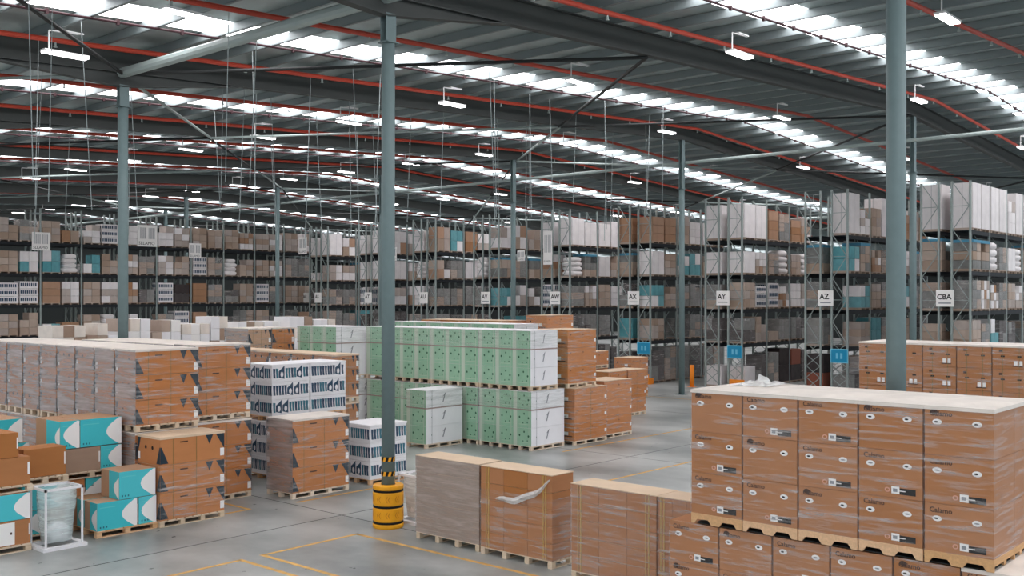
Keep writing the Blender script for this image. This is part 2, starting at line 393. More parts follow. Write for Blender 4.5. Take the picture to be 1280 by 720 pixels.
for (xx, yy) in [(11,24),(13.5,26.5),(14,22.5),(17,31),(18.2,27),(19,35),(20.5,29.5),(21,24.5),(22.5,33),(23.5,38),(24,27.5),(26,31.5),(27.5,36),(28,25.5),(29.5,30),(31,27),(32,34),(34,30.5),(35.5,26),(37.5,29),(39,33.5),(41,27.5),(43,31),(20,43),(25,45),(29,42),(33,40),(9.5,21),(12,28.5),(15,33),(16.5,24),(19.5,31.5),(25,34),(26.5,24),(30.5,34.5),(33,27.5),(36.5,32),(38.5,25.5),(40.5,30),(44,28.5),(22,28.5)]:
    xx = X0 + .4 + 1.89*round((xx-X0-.4)/1.89)      # hangs from a purlin
    if abs(yy-28.5) < .1: yy = 29.0
    l_ = R.uniform(4.2, 6.0); dx = R.choice((-.25,.3,.12,-.1))
    thing('hanging_wire', 'thin grey wire hanging from the roof purlins', 'wire', (0,0,0), group='thin wires hanging from the roof',
          me=MB().tube((xx,yy,zb(xx)+.7),(xx+dx,yy,zb(xx)+.7-l_),.010 if xx < 21 else .014,M_WIRE,5).mesh('hanging_wire')); nw += 1

# ================================================================ PALLETS
def pallet(parent, sx, sy, h=.15, m=M_WOOD, detail=True, nb=(3,3)):
    def f():
        mb_ = MB(); bw = .11
        xs = [-sx/2+bw/2+(sx-bw)*i/(nb[0]-1) for i in range(nb[0])]; yv = [-sy/2+bw/2+(sy-bw)*i/(nb[1]-1) for i in range(nb[1])]
        for xx in xs:
            for yy in yv: mb_.box(xx-bw/2,xx+bw/2,yy-bw/2,yy+bw/2,.018,h-.04,m)
        for yy in yv: mb_.box(-sx/2,sx/2,yy-.05,yy+.05,0,.018,m)
        for yy in yv: mb_.box(-sx/2,sx/2,yy-.05,yy+.05,h-.04,h-.02,m)
        if not detail:
            mb_.box(-sx/2,sx/2,-sy/2,sy/2,h-.02,h,m)
        return mb_.mesh('pallet')
    p = part('pallet', cached(('pal',round(sx,2),round(sy,2),h,m.name,detail,nb), f), parent)
    if detail:
        nbd = max(5, int(sx/.2)); bw = sx/nbd*.82
        bm_ = boxmesh('deck_board', bw, sy, .02, m)
        for i in range(nbd): part('deck_board', bm_, p, (-sx/2+bw/2+(sx-bw)*i/(nbd-1), 0, h-.02))
    return p
def wrap(parent, sx, sy, z0, z1, mx, my=None, e=.012, name='stretch_wrap'):
    def f():
        mb_ = MB(); nx = 8
        # sides only, lightly rippled, open at top
        pts = []
        for i in range(nx): pts.append((-sx/2-e+(sx+2*e)*i/nx, -sy/2-e))
        for i in range(nx): pts.append((sx/2+e, -sy/2-e+(sy+2*e)*i/nx))
        for i in range(nx): pts.append((sx/2+e-(sx+2*e)*i/nx, sy/2+e))
        for i in range(nx): pts.append((-sx/2-e, sy/2+e-(sy+2*e)*i/nx))
        k = len(pts)
        vs = [(a,b,z0) for a,b in pts]+[(a,b,z1) for a,b in pts]
        for i in range(k):
            side = i//nx; mm = (my or mx) if side in (0, 2) else mx
            o = len(mb_.v); mb_.add([vs[i], vs[(i+1) % k], vs[k+(i+1) % k], vs[k+i]], [(0,1,2,3)], mm)
        return mb_.mesh(name)
    return part(name, cached(('wrap',round(sx,2),round(sy,2),round(z0,2),round(z1,2),mx.name,my and my.name), f), parent)
def top_sheet(parent, sx, sy, z, m=M_CREAM):
    def f():
        mb_ = MB(); n_ = 6; rr = random.Random(3)
        P = [[(-sx/2-.008+(sx+.016)*i/n_, -sy/2-.008+(sy+.016)*j/n_, z+.012+(rr.uniform(-.006,.01) if 0 < i < n_ and 0 < j < n_ else 0)) for j in range(n_+1)] for i in range(n_+1)]
        vs = [p for row in P for p in row]; N = n_+1
        mb_.add(vs, [(i*N+j,(i+1)*N+j,(i+1)*N+j+1,i*N+j+1) for i in range(n_) for j in range(n_)], m)
        rim = [(-sx/2-.008,-sy/2-.008),(sx/2+.008,-sy/2-.008),(sx/2+.008,sy/2+.008),(-sx/2-.008,sy/2+.008)]
        for q in range(4):
            a, b = rim[q], rim[(q+1) % 4]; mb_.poly([(a[0],a[1],z-.04),(b[0],b[1],z-.04),(b[0],b[1],z+.012),(a[0],a[1],z+.012)], m)
        return mb_.mesh('top_sheet')
    return part('top_sheet', cached(('top',round(sx,2),round(sy,2),round(z,2),m.name), f), parent)

# ================================================================ LOAD TYPES (x0..x1 by y0..y1, bottom z0)
# --- brown carton with two white hand holes, name print and shipping label
def calamo_print(sx, sy, h, v):
    m_ = MB(); f = 'X'
    m_.text('Calamo', .095, fp(f,sx,sy,.06,h-.12), (0,-1,0), M_TEXT, bold=True)
    for i, cu in enumerate((.16, sy-.20)):
        oval(m_, f, sx, sy, cu, h-.20, .062, .038, M_LABEL, .005)
        if (v+i) % 3 != 1: oval(m_, f, sx, sy, cu-.010, h-.20, .028, .013, M_BLACK, .007, 8)
        else: oval(m_, f, sx, sy, cu, h-.20, .034, .010, M_GREYM, .007, 8)
    if v != 2:
        rect(m_, f, sx, sy, sy*.52, sy*.52+.11, .055, .155, M_LABEL)
        rect(m_, f, sx, sy, sy*.545, sy*.545+.06, .08, .125, M_GREYM, .006)
        rect(m_, f, sx, sy, sy*.52+.112, sy*.90, .05, .135, M_BLACK)
        rect(m_, f, sx, sy, sy*.52+.112, sy*.74, .092, .104, M_LABEL, .006)
        oval(m_, f, sx, sy, sy*.455, .10, .038, .034, M_PINK); oval(m_, f, sx, sy, sy*.455, .10, .022, .018, M_CARD, .006)
    else:
        oval(m_, f, sx, sy, .12, h-.07, .05, .035, M_TEXT)
    return m_.mesh('printed_marks')
def calamo_load(x0, y0, z0, label, v=0, hs=(.637,.637,.637), ph=.16, group=None, top=True):
    sx, sy = 1.8, .875
    t = thing('pallet_load', label, 'pallet load', (x0+sx/2, y0+sy/2, z0), group=group)
    # broad pale bearer board with trapezoid fork openings on the front
    def f():
        m_ = MB(); w_ = sy; H = ph
        m_.box(-sx/2+.03, sx/2, -sy/2, sy/2, H-.03, H, M_WOOD2)
        for xx in (-sx/2+.015, 0, sx/2-.015):
            P = [(-w_/2,0),(-w_*.40,0),(-w_*.34,H*.45),(-w_*.12,H*.45),(-w_*.06,0),(w_*.10,0),(w_*.16,H*.45),(w_*.38,H*.45),(w_*.44,0),(w_/2,0),(w_/2,H),(-w_/2,H)]
            A = [(xx-.015, a, b) for a, b in P]; B = [(xx+.015, a, b) for a, b in P]
            for q in (((0,1,2,11),(2,3,10,11),(3,4,5,6,10),(6,7,10),(7,8,9,10))):
                m_.poly([A[i] for i in q], M_WOOD2); m_.poly([B[i] for i in reversed(q)], M_WOOD2)
            for i in range(12): m_.poly([A[i], B[i], B[(i+1) % 12], A[(i+1) % 12]], M_WOOD2)
        for yy in (-sy/2+.02, sy/2-.02): m_.box(-sx/2+.03, sx/2-.03, yy-.02, yy+.02, H*.45, H-.03, M_WOOD2)
        m_.box(-sx/2+.04, sx/2-.04, -sy/2+.05, sy/2-.05, .0, .01, M_DARK)  # dark sheet under the deck, paints shade into the fork openings
        return m_.mesh('pallet')
    p = part('pallet', cached(('calpal', ph), f), t)
    part('block', boxmesh('block', .1, .14, ph*.5, M_WOOD2), p, (-.35, -sy/2+.09, 0)); part('block', boxmesh('block', .1, .14, ph*.5, M_WOOD2), p, (.35, -sy/2+.09, 0))
    z = ph; cx = sx/2
    for i, h in enumerate(hs):
        for q in (0, 1):
            c = part('carton', boxmesh('carton', cx-.008, sy-.012, h-.006, M_CARD), t, (-cx/2+cx*q, 0, z), 0)
            if q == 0 and h > .4: part('printed_marks', cached(('calp', round(h,2), (v+i) % 3), lambda: calamo_print(cx-.008, sy-.012, h, (v+i) % 3)), c)
        z += h
    wrap(t, sx-.01, sy-.01, ph, z, F_LIGHT, F_MID, e=.010)
    if top: top_sheet(t, sx, sy, z)
    return t
names_u = ['leftmost','second from left','middle','second from right','rightmost']
for i in range(5):
    calamo_load(13.88, 8.50-.895*(i+1)+.01, 1.68, 'pallet of printed brown cartons, %s, top tier of the front stack' % names_u[i], v=(0,1,2,0,0)[i])
names_l = ['leftmost','second from left','third from left','fourth from left','fifth from left','sixth from left','last at the right edge']
for i in range(7):
    calamo_load(13.93, 8.93-.895*(i+1)+.01, 0, 'printed brown cartons, lower tier of the front stack, %s' % names_l[i], v=(1,0,1,1,0,2,1)[i], hs=(.228,.637,.637), top=i >= 5)

# --- brown cartons two handles, behind the front stack (row at X 28.5)
def handle_print(sx, sy, h, v):
    m_ = MB(); f = 'X'
    for cu in (.20, sy-.26): rect(m_, f, sx, sy, cu, cu+.10, h*.52, h*.52+.04, M_BLACK)
    if v != 2:
        rect(m_, f, sx, sy, sy*.60, sy*.60+.09, .10, .22, M_LABEL); rect(m_, f, sx, sy, sy*.74, sy*.74+.09, .10, .22, M_LABEL)
        rect(m_, f, sx, sy, sy*.56, sy*.86, .07, .10, M_TEXT)
    rect(m_, f, sx, sy, .16, .24, h-.16, h-.10, M_TEXT); rect(m_, f, sx, sy, .24, .255, .0, h, M_TAPEG); rect(m_, f, sx, sy, sy-.22, sy-.205, .0, h, M_TAPEG)
    return m_.mesh('printed_marks')
def handle_load(x0, y0, z0, label, v, sx=1.8, sy=.875, H=1.95):
    t = thing('pallet_load', label, 'pallet load', (x0+sx/2, y0+sy/2, z0)); pallet(t, sx, sy, detail=False); z = .15; h = (H-.15)/3
    for i in range(3):
        for q in (0,1):
            c = part('carton', boxmesh('carton', sx/2-.01, sy-.012, h-.01, M_CARD), t, (-sx/4+sx/2*q, 0, z))
            if q == 0: part('printed_marks', cached(('hp', round(sy,2), round(h,2), (v+i) % 3), lambda: handle_print(sx/2-.01, sy-.012, h, (v+i) % 3)), c)
        z += h
    wrap(t, sx-.01, sy-.01, .15, z, F_LIGHT); top_sheet(t, sx, sy, z)
pos5 = ['leftmost','second','third','fourth','fifth','right-hand']
for i in range(6):
    for lv in (0, 1):
        handle_load(28.5, 11.93-.895*(i+1), 1.97*lv, '%s pallet of brown two-handle cartons behind the front stack, %s tier' % (pos5[i], ('lower','upper')[lv]), v=(0,0,2,0,1,0)[i])

# --- tall wrapped brown stacks in the aisle
def tall_load(x0, y0, label, cm, fx, H=1.78, sy=1.86, sx=.66, straps=True, torn=False):
    t = thing('pallet_load', label, 'pallet load', (x0+sx/2, y0+sy/2, 0)); pallet(t, sx, sy, .15, M_WOOD, True, (2,4)); h = (H-.15)/5; z = .15
    for i in range(5):
        for q in range(3):
            part('carton', boxmesh('carton', sx-.01, sy/3-.008, h-.007, cm, cm, M_TAN), t, (0, sy/2-sy/3*(q+.5), z))
        z += h
    if straps:
        for yy in (-sy*.40, sy*.40):
            s_ = MB()
            for q in (-.03, .03): s_.box(-sx/2-.007, sx/2+.007, yy+q-.012, yy+q+.012, .15, H+.005, M_STRAPY)
            part('strap', s_.mesh('strap'), t, label='pair of yellow straps')
    if torn:
        s_ = MB(); P0 = []
        for i in range(15):
            u = i/14; P0.append((sy/2-.45-u*(sy-.47), H-.60+.52*u**2.6+.02*math.sin(u*14)))
        for i in range(14):
            (a0,b0),(a1,b1) = P0[i], P0[i+1]; wd0 = .015+.055*math.sin(i/14*math.pi)**.6; wd1 = .015+.055*math.sin((i+1)/14*math.pi)**.6
            e0, e1 = -sx/2-.03-.02*(i % 2), -sx/2-.03-.02*((i+1) % 2)
            s_.poly([(e0,a0,b0-wd0),(e1,a1,b1-wd1),(e1-.03,a1,b1),(e0-.03,a0,b0)], F_SHEET); s_.poly([(e0-.03,a0,b0),(e1-.03,a1,b1),(e1,a1,b1+wd1),(e0,a0,b0+wd0)], F_SHEET)
        part('loose_film', s_.mesh('loose_film'), t, label='torn roll of film hanging loose')
        wrap(t, sx, sy, .15, H-.45, fx, F_MID)
    else: wrap(t, sx, sy, .15, H, fx, F_MID)
    part('top_sheet', boxmesh('top_sheet', sx+.02, sy+.02, .012, M_TAN), t, (0,0,H))
    return t
tall_load(15.26, 14.32, 'taupe grey film-wrapped stack on a pallet, first to the right of the yellow guard', M_CARD_T, film('stretch_film_grey', .38, .32, .46, tint=(.76,.70,.66)), straps=False)
tall_load(15.20, 12.36, 'brown carton stack with torn film hanging at its top corner', M_CARD, F_LIGHT, torn=True)
tall_load(14.98, 9.86, 'brown strapped carton stack standing beyond the gap, left of the front stack', M_CARD, F_MID, H=1.75)
tall_load(14.98, 8.96, 'brown stack with film over its top, squeezed between strapped stack and front stack', M_CARD, F_MID, H=1.75, sy=.86, sx=.62)

# --- cartons with dark triangle print
def tri_print(sx, sy, h):
    m_ = MB()
    polyf(m_, 'Y', sx, sy, [(.0,.03),(.20,.03),(.03,h*.66),(0,h*.66)], M_NAVY)
    polyf(m_, 'X', sx, sy, [(sy-.16,.03),(sy,.03),(sy,h*.66),(sy-.02,h*.66)], M_NAVY)
    polyf(m_, 'Y', sx, sy, [(sx*.70,h-.04),(sx*.76,h-.26),(sx*.82,h-.04)], M_NAVY)
    polyf(m_, 'Y', sx, sy, [(sx*.865,h-.04),(sx,h-.40),(sx,h-.04)], M_NAVY)
    rect(m_, 'Y', sx, sy, sx-.11, sx-.005, .06, .24, M_LABEL)
    polyf(m_, 'X', sx, sy, [(0,h-.04),(0,h-.42),(.13,h-.04)], M_NAVY)
    rect(m_, 'X', sx, sy, .0, .10, .08, .25, M_LABEL)
    for u in (sy*.36, sy*.66): oval(m_, 'X', sx, sy, u, h*.60, .045, .045, M_BLACK, n=10)
    for u in (.19, .55): rect(m_, 'Y', sx, sy, sx*u, sx*u+.014, 0, h-.01, M_TAPEG)
    rect(m_, 'Y', sx, sy, sx*.30, sx*.42, h-.15, h-.12, M_TEXT, .004)
    return m_.mesh('printed_marks')
def tri_load(x0, y0, z0, label, sx=1.66, sy=.98, H=1.98, fx=F_HEAVY, fy=F_LIGHT, cm=M_CARD_O, detail=True, topm=M_CREAM, bare=False):
    t = thing('pallet_load', label, 'pallet load', (x0+sx/2, y0+sy/2, z0)); pallet(t, sx, sy, .15, M_WOOD, detail, (4,3)); h = (H-.15)/3; z = .15
    for i in range(3):
        c = part('carton', boxmesh('carton', sx-.01, sy-.01, h-.008, cm, None, M_TAN), t, (0,0,z)); part('printed_marks', cached(('tri', round(sx,2), round(sy,2), round(h,2)), lambda: tri_print(sx-.01, sy-.01, h)), c); z += h
    wrap(t, sx, sy, .15, z-(h if bare else 0), fx, fy); top_sheet(t, sx, sy, z, topm)
    return t
tri_load(12.10, 21.18, 0, 'orange-brown triangle-print carton load at the front, its top carton unwrapped', H=2.02, fx=F_LIGHT, bare=True, topm=M_TAN)
tri_load(14.0, 22.86, 0, 'lower triangle-print carton load right behind the frontmost one', H=2.03)
tri_load(14.05, 22.90, 2.06, 'upper triangle-print load on the right-hand end of the wrapped block', H=1.92, sx=1.6)
tri_load(16.05, 21.62, 0, 'single-tier triangle-print load standing before the blue and white packs', sx=1.85, sy=1.1, H=2.03)
ords = ['first','second','third','fourth','fifth','sixth','seventh','eighth','ninth']
for i in range(9):
    y = 22.22 + 1.0*i
    tri_load(12.08, y, 2.06, 'wrapped triangle-print load, left block upper tier, %s from its right corner' % ords[i], H=1.90, sx=1.62, sy=.935, detail=i < 2)
    if i > 0 or True:
        tri_load(12.08, y+.02 if i else 22.24, 0, 'wrapped triangle-print load, left block lower tier, %s from its right corner' % ords[i], H=2.03, sx=1.62, sy=.935, detail=False)
    if i in (1,2,3,4,5):
        tri_load(14.05, y+1.7-.98, 2.06, 'second-column upper load behind the wrapped block edge, %s back' % ords[i-1], H=1.90, sx=1.6, sy=.955, detail=False, cm=M_CARD_P)
        tri_load(14.05, y+1.7-.98+.01, 0, 'second-column lower load behind the wrapped block edge, %s back' % ords[i-1], H=2.03, sx=1.6, sy=.935, detail=False, cm=M_CARD_P)

# --- green and white cartons
def green_print(sx, sy, h, r):
    m_ = MB(); f = 'X'; rr = random.Random(r)
    rect(m_, f, sx, sy, 0, sy*.20, 0, h, M_GREENL, .003); rect(m_, f, sx, sy, sy*.26, sy*.275, .0, h, M_GREENL)
    rect(m_, f, sx, sy, sy*.86, sy*.88, 0, h, M_GREENL)
    rect(m_, f, sx, sy, sy*.30, sy*.84, h*.18, h*.20, M_GREENL)
    for u, v_, s_ in ((.34,.58,.036),(.84,.55,.036),(.60,.78,.032),(.54,.27,.022),(.78,.30,.022)):
        oval(m_, f, sx, sy, sy*u, h*v_, s_, s_*1.15, M_GREEND, .005, 8)
    return m_.mesh('printed_marks')
def white_print(sx, sy, h):
    m_ = MB(); f = 'Y'
    polyf(m_, f, sx, sy, [(sx*.44,h*.30),(sx*.47,h*.30),(sx*.53,h*.78),(sx*.50,h*.78)], M_GREYM)
    polyf(m_, f, sx, sy, [(sx*.44,h*.60),(sx*.52,h*.70),(sx*.54,h*.86)], M_GREYM)
    rect(m_, f, sx, sy, sx*.15, sx*.16, 0, h, M_GREYM); rect(m_, f, sx, sy, sx*.14, sx*.155, h*.45, h*.52, M_GREEND, .005)
    return m_.mesh('end_marks')
def green_load(x0, y0, z0, label, sx=1.78, sy=2.4, H=1.98, ny=3, band=True, detail=False):
    t = thing('pallet_load', label, 'pallet load', (x0+sx/2, y0+sy/2, z0)); pallet(t, sx, sy, .15, M_WOOD, detail, (4, 2*ny)); h = (H-.15)/3; z = .15
    cy = sy/ny
    for i in range(3):
        for q in range(ny):
            c = part('carton', cached(('gc', round(sx,2), round(cy,2), round(h,2)), lambda: MB().box(-sx/2+.004, sx/2-.004, -cy/2+.004, cy/2-.004, 0, h-.006, M_GREEN, M_WHITE, M_WHITE).mesh('carton')), t, (0, -sy/2+cy*(q+.5), z))
            part('printed_marks', cached(('gp', round(sx,2), round(cy,2), round(h,2)), lambda: green_print(sx-.008, cy-.008, h, 1)), c)
            if q == 0: part('end_marks', cached(('gw', round(sx,2), round(cy,2), round(h,2)), lambda: white_print(sx-.008, cy-.008, h)), c)
        z += h
    if band: part('strap', MB().box(-sx/2-.006, sx/2+.006, -sy/2-.006, sy/2+.006, .15+2*h-.02, .15+2*h+.02, M_PINKB).mesh('strap'), t, label='thin pinkish strap')
    part('top_sheet', boxmesh('top_sheet', sx+.01, sy+.01, .012, M_WHITE), t, (0,0,H))
    wrap(t, sx, sy, .15+2*h, z, film('green_film', .10, .25, .5, tint=(.80,.83,.80)), e=.014)
    return t
for i, y in enumerate((22.40, 24.84, 27.28)):
    green_load(26.4, y, 2.02, 'green carton load, long green row upper tier, %s from its white end' % ords[i], sx=1.45, H=2.02)
    green_load(26.38, y-.05, 0, 'green carton load, long green row lower tier, %s from its white end' % ords[i], sx=1.78, H=1.99)
    green_load(30.0+2.2*0, y+3.9, 2.02, 'white-topped upper load behind the long green row, %s back' % ords[i], sx=1.45, H=2.1)
    green_load(30.0, y+3.9, 0, 'lower load behind the long green row, %s back' % ords[i], sx=1.45, H=2.0)
green_load(26.4, 29.72, 2.02, 'narrow green load, last at the left end of the upper green row', sx=1.45, sy=1.1, ny=1, H=2.02)
green_load(26.38, 29.67, 0, 'narrow green load, last at the left end of the lower green row', sx=1.78, sy=1.1, ny=1, H=1.99)
green_load(24.42, 25.40, 0, 'small lone green and white carton load in front of the long green row', sx=1.78, sy=.98, ny=1, H=1.98)
green_load(25.0, 30.95, 2.02, 'upper green load with a white end, left of the guarded column', sx=1.6, sy=2.4, H=2.02)
green_load(25.62, 30.95, 0, 'lower white-ended load seen between brown row and guarded column', sx=1.78, sy=2.4, H=2.0)
# --- orange-brown loads at the end of the green row
def br_print(sx, sy, h):
    m_ = MB()
    for u in (.08, .52): rect(m_, 'Y', sx, sy, sx*u, sx*u+.05, h*.70, h*.76, M_BLACK)
    rect(m_, 'Y', sx, sy, sx*.93, sx*.99, h*.30, h*.48, M_LABEL)
    rect(m_, 'X', sx, sy, sy*.60, sy*.78, h*.30, h*.50, M_LABEL); rect(m_, 'X', sx, sy, sy*.62, sy*.92, h*.22, h*.28, M_TEXT)
    oval(m_, 'X', sx, sy, sy*.2, h*.6, .04, .05, M_BLACK, n=8)
    rect(m_, 'Y', sx, sy, sx*.49, sx*.50, 0, h, M_TAPEG)
    return m_.mesh('printed_marks')
def br_load(x0, y0, z0, label, sx=1.7, sy=1.1, H=1.98, n_=3, fx=F_LIGHT):
    t = thing('pallet_load', label, 'pallet load', (x0+sx/2, y0+sy/2, z0)); pallet(t, sx, sy, .15, M_WOOD, False, (4,3)); h = (H-.15)/n_; z = .15
    for i in range(n_):
        c = part('carton', boxmesh('carton', sx-.01, sy-.01, h-.008, M_CARD_O, None, M_TAN), t, (0,0,z)); part('printed_marks', cached(('brp', round(sx,2), round(sy,2), round(h,2)), lambda: br_print(sx-.01, sy-.01, h)), c); z += h
    wrap(t, sx, sy, .15, z, fx); part('top_sheet', boxmesh('top_sheet', sx+.02, sy+.02, .012, M_TAN), t, (0,0,H)); return t
br_load(28.38, 22.06, 0, 'brown wrapped load on the floor against the white end of the green row', sx=1.9, sy=1.3)
br_load(28.30, 22.3, 2.0, 'tall brown wrapped load on top, right of the upper green row', sx=1.65, sy=1.4, H=2.03)
br_load(30.45, 22.30, 0, 'brown wrapped load on the floor, second right of the green row', sx=1.75, sy=1.2, H=2.1)
br_load(35.4, 25.7, 0, 'brown floor load, second from the open aisle end of the brown group', sx=1.35, sy=1.1, H=2.0)
br_load(36.85, 25.7, 0, 'brown load at the very right end of the brown group', sx=1.35, sy=1.1, H=2.0)
br_load(36.2, 27.4, 0, 'brown load at the back holding a low upper load', sx=1.5, sy=1.2, H=2.0)
br_load(36.1, 27.3, 2.015, 'low single-layer brown load raised on a pallet behind the brown group', sx=1.5, sy=1.2, H=.75, n_=1)
br_load(35.3, 29.0, 0, 'lower brown load behind the tallest brown stack', sx=1.9, sy=1.2, H=2.1)
br_load(35.3, 29.0, 2.115, 'tallest brown load at the back with a white label edge', sx=1.9, sy=1.2, H=2.25)
br_load(43.6, 30.2, 0, 'far low brown load behind the right end of the brown group', sx=1.5, sy=1.1, H=2.05)
for i in range(4):
    br_load(34.0, 30.6+1.3*i, 2.0, 'brown load top showing above the green row, %s from the right' % ords[i], sx=1.8, sy=1.22, H=2.12)
    br_load(34.0, 30.6+1.3*i, 0, 'brown load under the far upper brown row, %s from the right' % ords[i], sx=1.8, sy=1.22, H=1.98)

# --- blue and white packs
def pack_print(sx, sy, h, s0):
    m_ = MB(); rr = random.Random(s0)
    for f, L in (('X', sy), ('Y', sx)):
        u = .03; v0, v1 = h*.22, h*.80
        while u < L-.09:
            if rr.random() < .13 and u < L-.24:
                polyf(m_, f, sx, sy, [(u,v0+.02),(u+.20,v0-.03),(u+.20,v1+.08),(u+.12,v1-.0),(u,v0+.2)], M_INK)
                oval(m_, f, sx, sy, u+.11, v0+.10, .05, .08, M_WHITE, .007, 10); u += .23
            else:
                c = rr.choice((M_INK, M_TEALD, M_INK, M_TEALD))
                polyf(m_, f, sx, sy, [(u+.02,v0),(u+.092,v0),(u+.076,v0+(v1-v0)*.5),(u+.088,v1-.01),(u,v1),(u+.008,v0+(v1-v0)*.5)], c); u += .098
    return m_.mesh('printed_marks')
def pack_load(x0, y0, z0, label, sx=1.32, sy=1.25, H=1.62, s0=1, m=M_WHITE):
    t = thing('pallet_load', label, 'pallet load', (x0+sx/2, y0+sy/2, z0)); pallet(t, sx, sy, .14, M_WOOD2, True, (3,3)); h = (H-.14)/3; z = .14
    for i in range(3):
        c = part('pack_layer', boxmesh('pack_layer', sx-.012, sy-.012, h-.006, m), t, (0,0,z)); part('printed_marks', cached(('pp', round(sx,2), round(sy,2), i+s0), lambda: pack_print(sx-.012, sy-.012, h, i+s0)), c); z += h
    wrap(t, sx, sy, .14, z, film('pack_film', .04, .22, .55)); top_sheet(t, sx, sy, z, M_WHITE); return t
pack_load(18.68, 21.65, 0, 'blue and white pack load on the floor beside the column with the guard', sx=1.36, sy=1.25, H=1.64, s0=1)
pack_load(17.33, 24.3, 1.66, 'upper blue and white pack load, left of two', s0=5, H=1.60)
pack_load(18.68, 24.3, 1.66, 'upper blue and white pack load, right of two', s0=9, H=1.60)
pack_load(17.33, 24.33, 0, 'lower blue and white pack load glimpsed between the brown loads', s0=14, H=1.64)
pack_load(18.68, 24.33, 0, 'lower blue and white pack load behind the single floor pack load', s0=20, H=1.64)
pack_load(16.0, 25.6, 0, 'lower blue and white pack load deeper in the gap', s0=24, H=1.64, sx=1.3)
pack_load(16.0, 25.6, 1.66, 'upper blue and white pack load farther left, edge on', s0=27, H=1.60, sx=1.3)

# --- brown row behind the packs
for i in range(6):
    for lv in (0, 1):
        tri_load(20.7, 25.7+1.18*i, 1.83*lv, 'brown load in the row behind the packs, %s from the right, %s tier' % (ords[i], ('lower','upper')[lv]), sx=1.0, sy=1.14, H=(1.80 if lv == 0 else 1.52), cm=M_CARD, detail=False, fx=F_MID, topm=M_TAN)
for i in range(2):
    for lv in (0, 1):
        tri_load(22.95+1.1*i, 33.7, 2.0*lv, 'brown triangle load behind the left green load, %s one, %s tier' % (('left','right')[i], ('lower','upper')[lv]), sx=1.05, sy=1.6, H=1.97, cm=(M_CARD_P, M_CARD_O)[i], detail=False)
# mixed far loads behind the wrapped block
MIXC = [mat('rack_tan', (.68,.60,.54), .7, var=.15, noise=.08, nscale=2), M_WHITE, M_LABEL, M_CARD_T, M_CREAM, M_WHITE]
def mixed_load(x0, y0, z0, label, sx, sy, H, seed_, cols=None, nx=3, nz=3):
    rr = random.Random(seed_); t = thing('pallet_load', label, 'pallet load', (x0+sx/2, y0+sy/2, z0)); pallet(t, sx, sy, .14, M_WOOD, False)
    nzz = nz; h = (H-.14)/nzz
    for i in range(nzz):
        for q in range(nx):
            if i == nzz-1 and rr.random() < .25: continue
            part('carton', boxmesh('carton', sx/nx-.015, sy-.03-.1*(q % 2), h-.01, rr.choice(cols or MIXC)), t, (-sx/2+sx/nx*(q+.5), 0, .14+h*i))
    return t
k = 0
for i in range(10):
    mixed_load(18.5+1.55*i*.92, 40.5-.0*i, 0, 'lower mixed cartons far behind the wrapped block, %s from the left' % bayn[i], 1.35, 1.3, 2.0, 50+i)
    mixed_load(18.5+1.55*i*.92, 40.5, 2.02, 'heaped white and tan cartons behind the wrapped block, %s from the left' % bayn[i], 1.35, 1.3, R.uniform(1.95,2.3), 80+i, nz=4)

# ---------------------------------------------------------------- teal cartons, left corner
def teal_print(sx, sy, h, arc=True):
    m_ = MB()
    rect(m_, 'Y', sx, sy, 0, sx, 0, h, M_TEAL, .003)
    r_ = h*.62; cu = sx; n_ = 10
    polyf(m_, 'Y', sx, sy, [(sx,h*.98)] + [(sx-.06-r_*math.sin(math.pi*i/n_)*.8, h*.98-(h*.98)*i/n_) for i in range(n_+1)] + [(sx,0)], M_LABEL, .006)
    rect(m_, 'X', sx, sy, sy*.45, sy, 0, h, M_TEAL, .003)
    polyf(m_, 'X', sx, sy, [(sy,h*.8)] + [(sy-h*.38*math.sin(math.pi*i/n_), h*.8-(h*.8)*i/n_) for i in range(n_+1)], M_LABEL, .006)
    for q in range(3): rect(m_, 'Y', sx, sy, .06+q*.07, .09+q*.07, .05, .09, M_TEALD, .007)
    rect(m_, 'Y', sx, sy, .06, sx*.45, h*.80, h*.83, mat('teal_light', (.40,.80,.82)), .006)
    return m_.mesh('printed_marks')
def teal_carton(x0, y0, z0, sx, sy, h, label):
    t = thing('carton', label, 'carton', (x0+sx/2, y0+sy/2, z0)); part('carton_body', boxmesh('carton_body', sx, sy, h, M_CARD_P), t)
    part('printed_marks', cached(('tp', round(sx,2), round(sy,2), round(h,2)), lambda: teal_print(sx, sy, h)), t); return t
def plain_carton(x0, y0, z0, sx, sy, h, label, m=M_CARD, white=False):
    t = thing('carton', label, 'carton', (x0+sx/2, y0+sy/2, z0)); part('carton_body', boxmesh('carton_body', sx, sy, h, m), t)
    p_ = MB()
    if white: rect(p_, 'Y', sx, sy, .02, sx*.55, .02, h-.03, M_LABEL); rect(p_, 'Y', sx, sy, sx*.42, sx*.47, h*.45, h*.55, M_TEXT, .006)
    rect(p_, 'X', sx, sy, sy*.49, sy*.51, 0, h, M_TAPEG); rect(p_, 'Y', sx, sy, sx*.96, sx*.99, h*.35, h*.8, M_LABEL)
    part('printed_marks', p_.mesh('printed_marks'), t); return t
